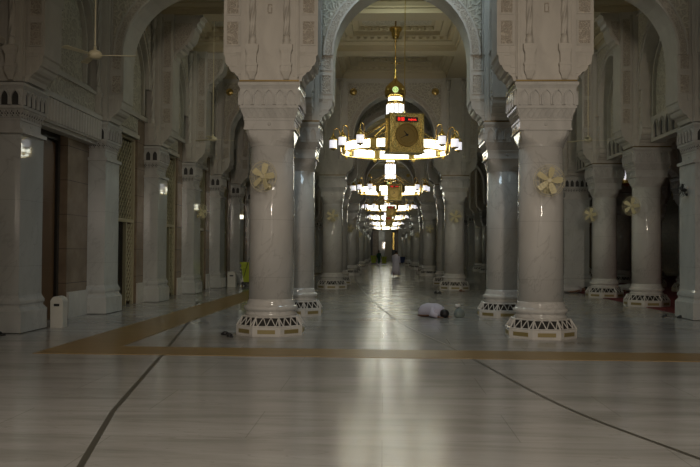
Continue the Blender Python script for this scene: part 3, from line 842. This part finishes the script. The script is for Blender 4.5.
for i, k in enumerate([4, 8, 12, 16]):
    put_fan(XL, Dk(k), 0, 3.15, .1, 'pale wall fan on the %s left column pair of the central aisle' % ['second', 'third', 'fourth', 'fifth'][i])
    put_fan(XR, Dk(k), 0, 3.15, -.1, 'pale wall fan on the %s right column pair of the central aisle' % ['second', 'third', 'fourth', 'fifth'][i])
put_fan(XS, Dk(2), math.radians(-70), 3.1, .5, 'pale fan on the left side of the nearer right aisle round column')
put_fan(XS, Dk(3), math.radians(-75), 3.05, .5, 'pale fan on the left side of the farther right aisle round column')
put_fan(XW, Dk(3), math.radians(90), 3.1, -.3, 'pale fan on a left wall pilaster, behind the front left column', .53)
put_fan(XS, Dk(1), math.radians(-90), 3.25, .2, 'dark fan on the square pillar at the right picture edge', .53)
dk = [o for o in C.objects if o.get('label', '').startswith('dark fan')][0]
dk.scale = (.62,.62,.62)
for c in dk.children:
    c.data = c.data.copy(); c.data.materials.clear(); c.data.materials.append(M['black'])

def ceiling_fan():
    t = empty('ceiling_fan')
    b = MB(); b.tube([(0,0,.05),(0,0,4.6)], .014, 8); b.lathe([(.02,4.4),(.07,4.5),(.07,4.6)], 12); b.build('rod', M['cream'], t)
    b = MB(); b.smooth = True; b.lathe([(.02,-.10),(.09,-.09),(.13,-.05),(.13,.01),(.09,.05),(.03,.08),(.025,.14)], 24); b.build('motor', M['cream'], t)
    for i in range(3):
        b = MB(); Q = Rz(2*PI*i/3) @ Tr(0,0,-.03) @ Matrix.Rotation(math.radians(8), 4, 'X')
        b.box(.10,.24,-.02,.02,-.006,.006,Q)
        b.add([(.2,-.05,-.005),(.76,-.075,-.005),(.78,.0,-.005),(.76,.07,-.005),(.2,.05,-.005),(.2,-.05,.005),(.76,-.075,.005),(.78,.0,.005),(.76,.07,.005),(.2,.05,.005)],
              [(4,3,2,1,0),(5,6,7,8,9),(0,1,6,5),(1,2,7,6),(2,3,8,7),(3,4,9,8),(4,0,5,9)], Q)
        b.build('blade', M['cream'], t)
    return t
cf = ceiling_fan(); ucf = [False]
for x, y, a, lab in ((-5.5,15.3,.1,'cream three-blade ceiling fan on a rod near the left picture edge'),(-5.69,27.0,.5,'dim ceiling fan hanging in the left aisle behind the front left pier'),(6.66,27.0,.2,'dim ceiling fan hanging in the right aisle beside the front right pier')):
    place(cf, ucf, (x, y, 5.36), a, lab, 'ceiling fan', 'ceiling fans of the side aisles')

# ------------------------------------------------------------------ small things on the floor
def bin_(loc, h, w, lab, rz=0):
    t = empty('waste_bin', loc, rz)
    b = MB(); b.loft([[(-w,-w,0),(w,-w,0),(w,w,0),(-w,w,0)],[(-w*1.02,-w*1.02,h*.8),(w*1.02,-w*1.02,h*.8),(w*1.02,w*1.02,h*.8),(-w*1.02,w*1.02,h*.8)]]); b.build('body', M['white'], t)
    b = MB(); b.smooth = True
    q = [(w*1.05*math.cos(PI*i/8), h*.8+h*.2*math.sin(PI*i/8)) for i in range(9)]
    b.smooth = False; b.prism(q, -w*1.05, w*1.05); b.build('lid', M['white'], t)
    b = MB(); b.box(-w*.45,w*.45,-w*1.06,-w*1.02,h*.68,h*.76); b.build('flap', M['black'], t)
    tag(t, lab, 'bin')
bin_((-6.80, 17.0, 0), .66, .13, 'white waste bin standing beside the nearest left pilaster')
bin_((-6.75, 36.5, 0), .70, .18, 'white bin beside the lime green cleaning cart')
def cart(loc, lab, s=1.0, rz=0):
    t = empty('cleaning_cart', loc, rz)
    b = MB(); b.loft([[(-.26*s,-.3*s,.22*s),(.26*s,-.3*s,.22*s),(.26*s,.3*s,.22*s),(-.26*s,.3*s,.22*s)],[(-.36*s,-.4*s,1.05*s),(.36*s,-.4*s,1.05*s),(.36*s,.4*s,1.05*s),(-.36*s,.4*s,1.05*s)]])
    b.box(-.40*s,.40*s,-.44*s,.44*s,1.03*s,1.11*s); b.box(-.37*s,.37*s,-.42*s,-.36*s,.82*s,.9*s); b.build('tub', M['yellow'], t)
    b = MB(); b.box(-.34*s,.34*s,-.34*s,.34*s,.14*s,.22*s); b.build('chassis', M['black'], t)
    for sx in (-1, 1):
        for sy in (-1, 1):
            b = MB(); b.lathe([(.04*s,-.025*s),(.07*s,-.02*s),(.07*s,.02*s),(.04*s,.025*s)], 14, Tr(sx*.28*s, sy*.28*s, .07*s) @ Matrix.Rotation(PI/2, 4, 'Y')); b.build('wheel', M['black'], t)
    b = MB(); b.tube([(-.22*s,-.46*s,.45*s),(.10*s,-.42*s,1.6*s)], .014*s, 6); b.tube([(.3*s,-.46*s,.3*s),(.12*s,-.46*s,1.2*s)], .012*s, 6); b.build('mop_handle', M['black'], t)
    tag(t, lab, 'cart')
cart((-6.0, 36.9, 0), 'lime green cleaning cart with mop handle by the left wall, behind the front left column')
cart((-1.15, 99, 0), 'lime yellow cleaning cart left of the far worker in green')
cart((.10, 99, 0), 'lime yellow cleaning cart right of the far worker in green', .9)

def shoe(loc, rz, mat, lab, group=None):
    t = empty('sandal', loc, rz)
    b = MB(); b.smooth = False
    P = [(-.035,-.13),(.035,-.13),(.045,-.04),(.05,.06),(.035,.13),(-.03,.13),(-.05,.06),(-.04,-.04)]
    b.loft([[(x,y,0) for x,y in P],[(x,y,.025) for x,y in P]]); b.build('sole', mat, t)
    b = MB(); b.smooth = True
    b.loft([[(.052*math.cos(PI*i/8), y, .02+h*math.sin(PI*i/8)) for i in range(9)] for y, h in ((.0,.055),(.05,.06),(.11,.035))], caps=True); b.build('upper', mat, t)
    tag(t, lab, 'sandal', group)
shoe((-3.02,15.80,0), .9, M['black'], 'black sandal on the floor left of the nearest left column base, outer one')
shoe((-2.90,15.50,0), .4, M['black'], 'black sandal touching the left side of the nearest left column base')
shoe((2.10,32.6,0), .4, M['black'], 'black sandal left of the second right column pair base, left one')
shoe((2.25,32.65,0), .2, M['black'], 'black sandal left of the second right column pair base, right one')
shoe((3.12,34.95,0), 1.3, M['leather'], 'brown sandal in front of the second right column pair base, left one') if False else None
shoe((3.30,34.7-.2,0), 1.3, M['leather'], 'brown sandal in front of the right column base behind the plastic bag')
shoe((-7.25,15.3,0), 1.0, M['black'], 'dark sandal on the floor at the left picture edge')
shoe((7.33,21.5,0), 1.2, M['black'], 'black sandal on the carpet edge at the right pillar, left one')
shoe((7.62,21.25,0), .9, M['black'], 'black sandal on the carpet edge at the right pillar, right one')

# tied plastic bag
t = empty('plastic_bag', (1.90, 20.62, 0)); t.scale = (.88,.88,1.05)
b = MB(); b.smooth = True
rings = []
for r, z in ((.08,0),(.135,.02),(.15,.08),(.14,.15),(.10,.20),(.04,.235),(.025,.25)):
    rings.append([((r*(1+.1*math.sin(5*2*PI*j/24+z*20)))*math.cos(2*PI*j/24), (r*(1+.1*math.cos(3*2*PI*j/24)))*math.sin(2*PI*j/24), z) for j in range(24)])
b.loft(rings); b.build('bag_body', M['bag'], t)
b = MB(); b.smooth = True
for a in (.3, 1.6, 2.9, 4.2): b.sphere((-.04+.035*math.cos(a), .035*math.sin(a), .275+.02*math.sin(3*a)), .045, .03, .035, 10)
b.build('knot', M['robew'], t)
tag(t, 'small tied translucent plastic bag standing right of the bowed worshipper', 'bag')

# ------------------------------------------------------------------ people
def skin_obj(name, V, E, R, mat, parent, sub=2):
    me = bpy.data.meshes.new(name); me.from_pydata(V, E, []); me.materials.append(mat)
    o = bpy.data.objects.new(name, me); C.objects.link(o)
    if parent: o.parent = parent
    s = o.modifiers.new('skin', 'SKIN'); s.use_smooth_shade = True
    for i, r in enumerate(R):
        r = r if isinstance(r, tuple) else (r, r); me.skin_vertices[0].data[i].radius = r; me.skin_vertices[0].data[i].use_root = (i == 0)
    d = o.modifiers.new('sub', 'SUBSURF'); d.levels = sub; d.render_levels = sub
    return o
def hand(V, E, R, i, d, side):
    # palm plus five short fingers continuing from vertex i along direction d
    p = Vector(V[i]); d = Vector(d).normalized(); V.append(tuple(p+d*.07)); E.append((i, len(V)-1)); R.append((.035,.018)); pi = len(V)-1
    up = Vector((0,0,1)) if abs(d.z) < .8 else Vector((0,1,0)); s = d.cross(up).normalized()
    for q, L in ((-.027,.055),(-.009,.07),(.009,.075),(.027,.062)):
        V.append(tuple(p+d*.09+s*q)); E.append((pi, len(V)-1)); R.append(.009)
        V.append(tuple(p+d*(.09+L)+s*q*1.2)); E.append((len(V)-2, len(V)-1)); R.append(.007)
    V.append(tuple(p+d*.05+s*side*.05)); E.append((i, len(V)-1)); R.append(.01)
def stander(loc, rz, cloth, lab, robe=True, hcol='hair', scale=1.0):
    t = empty('person', loc, rz); t.scale = (scale,)*3
    # faces -y locally; mid-stride
    V = [(0,0,.95),(0,-.01,1.15),(0,0,1.36),(0,.0,1.47),(0,-.015,1.56),(0,-.02,1.66),
         (-.09,0,.90),(-.10,-.12,.50),(-.10,-.22,.09),(-.10,-.33,.035),
         (.09,0,.90),(.10,.03,.50),(.10,.22,.12),(.10,.12,.035),
         (-.19,0,1.40),(-.25,.06,1.14),(-.26,-.02,.90),
         (.19,0,1.40),(.25,-.04,1.14),(.26,-.14,.92)]
    E = [(0,1),(1,2),(2,3),(3,4),(4,5),(0,6),(6,7),(7,8),(8,9),(0,10),(10,11),(11,12),(12,13),(2,14),(14,15),(15,16),(2,17),(17,18),(18,19)]
    R = [(.15,.11),(.14,.10),(.15,.10),.052,.085,.075,.085,.06,.04,.035,.085,.06,.04,.035,.06,.045,.028,.06,.045,.028]
    hand(V,E,R,16,(0,-.1,-1),1); hand(V,E,R,19,(0,-.2,-1),-1)
    skin_obj('body', V, E, R, M['skin'], t)
    b = MB(); b.smooth = True
    b.sphere((0,-.005,1.64), .098, .108, .10, 16); b.build('hair', M[hcol], t)
    b = MB(); b.smooth = True
    b.sphere((0,-.125,1.585), .016, .02, .022, 8); b.build('nose', M['skin'], t)
    b = MB(); b.smooth = True
    n = 28
    prof = [(.30,.20,.14),(.25,.19,.5),(.22,.165,.85),(.19,.14,1.1),(.215,.14,1.32),(.19,.11,1.42),(.07,.065,1.48)] if robe else [(.20,.15,.80),(.19,.14,1.1),(.215,.14,1.32),(.19,.11,1.42),(.07,.065,1.48)]
    b.loft([[(a*(1+.05*math.sin(7*2*PI*j/n)*(1.5-z)/1.5)*math.cos(2*PI*j/n), c*math.sin(2*PI*j/n), z) for j in range(n)] for a, c, z in prof])
    for s, el, wr in ((-1,(-.25,.06,1.14),(-.26,-.02,.93)),(1,(.25,-.04,1.14),(.26,-.14,.95))):
        b.tube([(s*.17,0,1.39),(s*.2,.0,1.34),el,wr], [.07,.075,.06,.05], 12)
    b.build('robe' if robe else 'jacket', cloth, t)
    if not robe:
        b = MB(); b.smooth = True
        for s, kn, an in ((-1,(-.10,-.12,.50),(-.10,-.21,.12)),(1,(.10,.03,.50),(.10,.20,.15))):
            b.tube([(s*.09,0,.9),kn,an], [.11,.085,.065], 12)
        b.build('trousers', cloth, t)
    tag(t, lab, 'person')
stander((.82,52.6,0), math.radians(160), M['robe'], 'person in a long pale robe walking away down the central aisle', scale=.99)
stander((-.52,97.5,0), .4, M['greenc'], 'distant worker in dark green between the two lime yellow carts', robe=False)
stander((-3.55,52.0,0), -.5, M['navy'], 'dark-clothed person glimpsed just right of the second left column', robe=False, scale=1.05)
# blue garment rack / water trolley far right
t = empty('trolley', (2.55,106,0))
b = MB(); b.box(-.35,.35,-.3,.3,.2,.95); b.build('blue_box', M['bluec'], t); b = MB(); b.box(-.38,.38,-.33,.33,.1,.2); b.tube([(.3,-.3,.9),(.42,-.3,1.2),(.42,.3,1.2),(.3,.3,.9)], .02, 6); b.build('frame', M['black'], t)
for sx in (-1,1):
    for sy in (-1,1):
        b = MB(); b.lathe([(.05,-.02),(.05,.02)], 10, Tr(sx*.28,sy*.25,.05) @ Matrix.Rotation(PI/2,4,'Y')); b.build('wheel', M['black'], t)
tag(t, 'dark blue trolley far down the central aisle, right of the walking person', 'trolley')

# bowed worshipper: knees at +y, head at -y
t = empty('person', (1.24, 20.75, 0), math.radians(48)); t.scale = (.86,.86,.86)
V = [(0,.22,.26),(0,.10,.28),(0,-.08,.26),(0,-.24,.20),(0,-.34,.14),(0,-.42,.12),
     (-.10,.24,.24),(-.12,-.02,.07),(-.11,.34,.05),(-.11,.46,.03),
     (.10,.24,.24),(.12,-.02,.07),(.11,.34,.05),(.11,.46,.03),
     (-.18,-.22,.20),(-.25,-.20,.05),(-.20,-.42,.03),
     (.18,-.22,.20),(.25,-.20,.05),(.20,-.42,.03)]
E = [(0,1),(1,2),(2,3),(3,4),(4,5),(0,6),(6,7),(7,8),(8,9),(0,10),(10,11),(11,12),(12,13),(3,14),(14,15),(15,16),(3,17),(17,18),(18,19)]
R = [(.11,.10),(.10,.10),(.11,.09),(.09,.07),(.05,.05),(.085,.10),.08,.06,.045,.03,.08,.06,.045,.03,.055,.042,.026,.055,.042,.026]
hand(V,E,R,16,(0,-1,-.05),1); hand(V,E,R,19,(0,-1,-.05),-1)
skin_obj('body', V, E, R, M['skin'], t)
b = MB(); b.smooth = True; b.sphere((0,-.45,.13), .135, .14, .13, 16); b.build('hair', M['hair'], t)
b = MB(); b.smooth = True; n = 24
sec = [(.42,.14,.10,.06),(.38,.19,.26,.03),(.30,.23,.36,.02),(.16,.235,.405,.02),(0,.225,.40,.02),(-.12,.25,.41,.02),(-.22,.26,.37,.03),(-.31,.22,.30,.05),(-.37,.11,.23,.08)]
rings = []
for y, w, top, bot in sec:
    rings.append([(w*math.copysign(abs(math.cos(2*PI*j/n))**.8, math.cos(2*PI*j/n))*(1+.03*math.sin(5*j)), y, (top+bot)/2+(top-bot)/2*math.sin(2*PI*j/n)) for j in range(n)])
b.loft(rings)
for s in (-1,1): b.tube([(s*.15,-.2,.24),(s*.25,-.2,.10),(s*.22,-.38,.06)], [.11,.095,.065], 12)
b.build('robe', M['robe'], t)
tag(t, 'person in a pale lavender robe bowed to the floor in prayer, beside a plastic bag', 'person')

def lying(loc, rz, lab, s=1.0):
    t = empty('person', loc, rz); t.scale = (s,)*3
    V = [(0,0,.14),(.25,0,.15),(.45,0,.15),(.58,0,.14),(.68,0,.14),(.78,0,.14),(-.25,-.08,.22),(-.55,-.05,.08),(-.80,-.08,.05),(-.86,-.12,.06),(-.25,.08,.12),(-.55,.08,.08),(-.85,.08,.05),(-.92,.04,.06),
         (.42,-.18,.12),(.22,-.24,.06),(.02,-.20,.05),(.42,.18,.10),(.2,.22,.06),(.0,.2,.05)]
    E = [(0,1),(1,2),(2,3),(3,4),(4,5),(0,6),(6,7),(7,8),(8,9),(0,10),(10,11),(11,12),(12,13),(2,14),(14,15),(15,16),(2,17),(17,18),(18,19)]
    R = [(.14,.11),(.13,.11),(.15,.10),.05,.09,.08,.08,.06,.04,.03,.08,.06,.04,.03,.055,.042,.027,.055,.042,.027]
    hand(V,E,R,16,(-1,0,0),1); hand(V,E,R,19,(-1,0,0),-1)
    skin_obj('body', V, E, R, M['skin'], t)
    b = MB(); b.smooth = True; b.sphere((.78,0,.15), .11, .10, .11, 14); b.build('hair', M['hair'], t)
    b = MB(); b.smooth = True; n = 22
    rings = [[(x, w*math.cos(2*PI*j/n)*(1+.04*math.sin(4*j)), bot+(top-bot)*(.5+.5*math.sin(2*PI*j/n))) for j in range(n)] for x, w, top, bot in ((.56,.10,.22,.04),(.48,.22,.27,.02),(.3,.25,.30,.01),(.05,.24,.31,.01),(-.15,.24,.36,.01),(-.3,.22,.33,.01),(-.5,.17,.2,.01),(-.68,.14,.14,.01))]
    b.loft(rings); b.build('robe', M['robew'], t); tag(t, lab, 'person')
lying((7.55,33.9,0), .15, 'person wrapped in white lying at the foot of the farther square pillar')
lying((10.2,35.0,.01), 2.6, 'person in white lying on the red carpet behind the right round column')

# ------------------------------------------------------------------ light
w = bpy.data.worlds.new('World'); bpy.context.scene.world = w; w.use_nodes = True
w.node_tree.nodes['Background'].inputs[0].default_value = (.95,.82,.70,1); w.node_tree.nodes['Background'].inputs[1].default_value = .065
def area(name, loc, size, power, col, rot=(0,0,0), sy=None):
    l = bpy.data.lights.new(name, 'AREA'); l.energy = power; l.color = col; l.size = size
    if sy: l.shape = 'RECTANGLE'; l.size_y = sy
    o = bpy.data.objects.new(name, l); C.objects.link(o); o.location = loc; o.rotation_euler = rot; return o
area('coffer_fill', (XM, Dk(.5), 9.6), 1.6, 80, (.66,.86,1.0))  # unseen cool fill, added to tint the second row of columns
area('coffer_fill', (XM, Dk(1.5), 9.6), 1.6, 80, (.92,1.0,.82))  # unseen fill added to brighten the bay and columns past the first arches
for k in (.5, 2.5):  # weak added fill for the side aisles, no visible fixture
    area('coffer_fill', ((XL+XW)/2, Dk(k), 9.6), 1.4, 6, (.85,1.0,.85))
    area('coffer_fill', ((XR+XS)/2, Dk(k), 9.6), 1.4, 6, (.85,.95,.9))
area('coffer_fill', (XM, Dk(-2.5), 9.6), 1.8, 330, (1.0,.90,.78))  # unseen warm fill added overhead for the foreground floor
area('hall_fill', (XM, -11.8, 5.2), .6, 1380, (1.0,.86,.72), (PI/2, 0, 0), 5.0)  # fill added behind the camera, unseen, to light the near column fronts

# ------------------------------------------------------------------ camera
cam = bpy.data.cameras.new('Camera'); co = bpy.data.objects.new('Camera', cam); C.objects.link(co)
cam.sensor_width = 36; cam.lens = 820/700*36; cam.clip_end = 400
co.matrix_world = Matrix.Translation((0,0,1.65)) @ Matrix.Rotation(.04072, 4, 'Z') @ Matrix.Rotation(PI/2+.02117, 4, 'X') @ Matrix.Rotation(.00741, 4, 'Z')
sc = bpy.context.scene; sc.camera = co
sc.view_settings.view_transform = 'Standard'; sc.view_settings.look = 'None'; sc.view_settings.gamma = 1; sc.view_settings.use_curve_mapping = False
sc.view_settings.exposure = 0
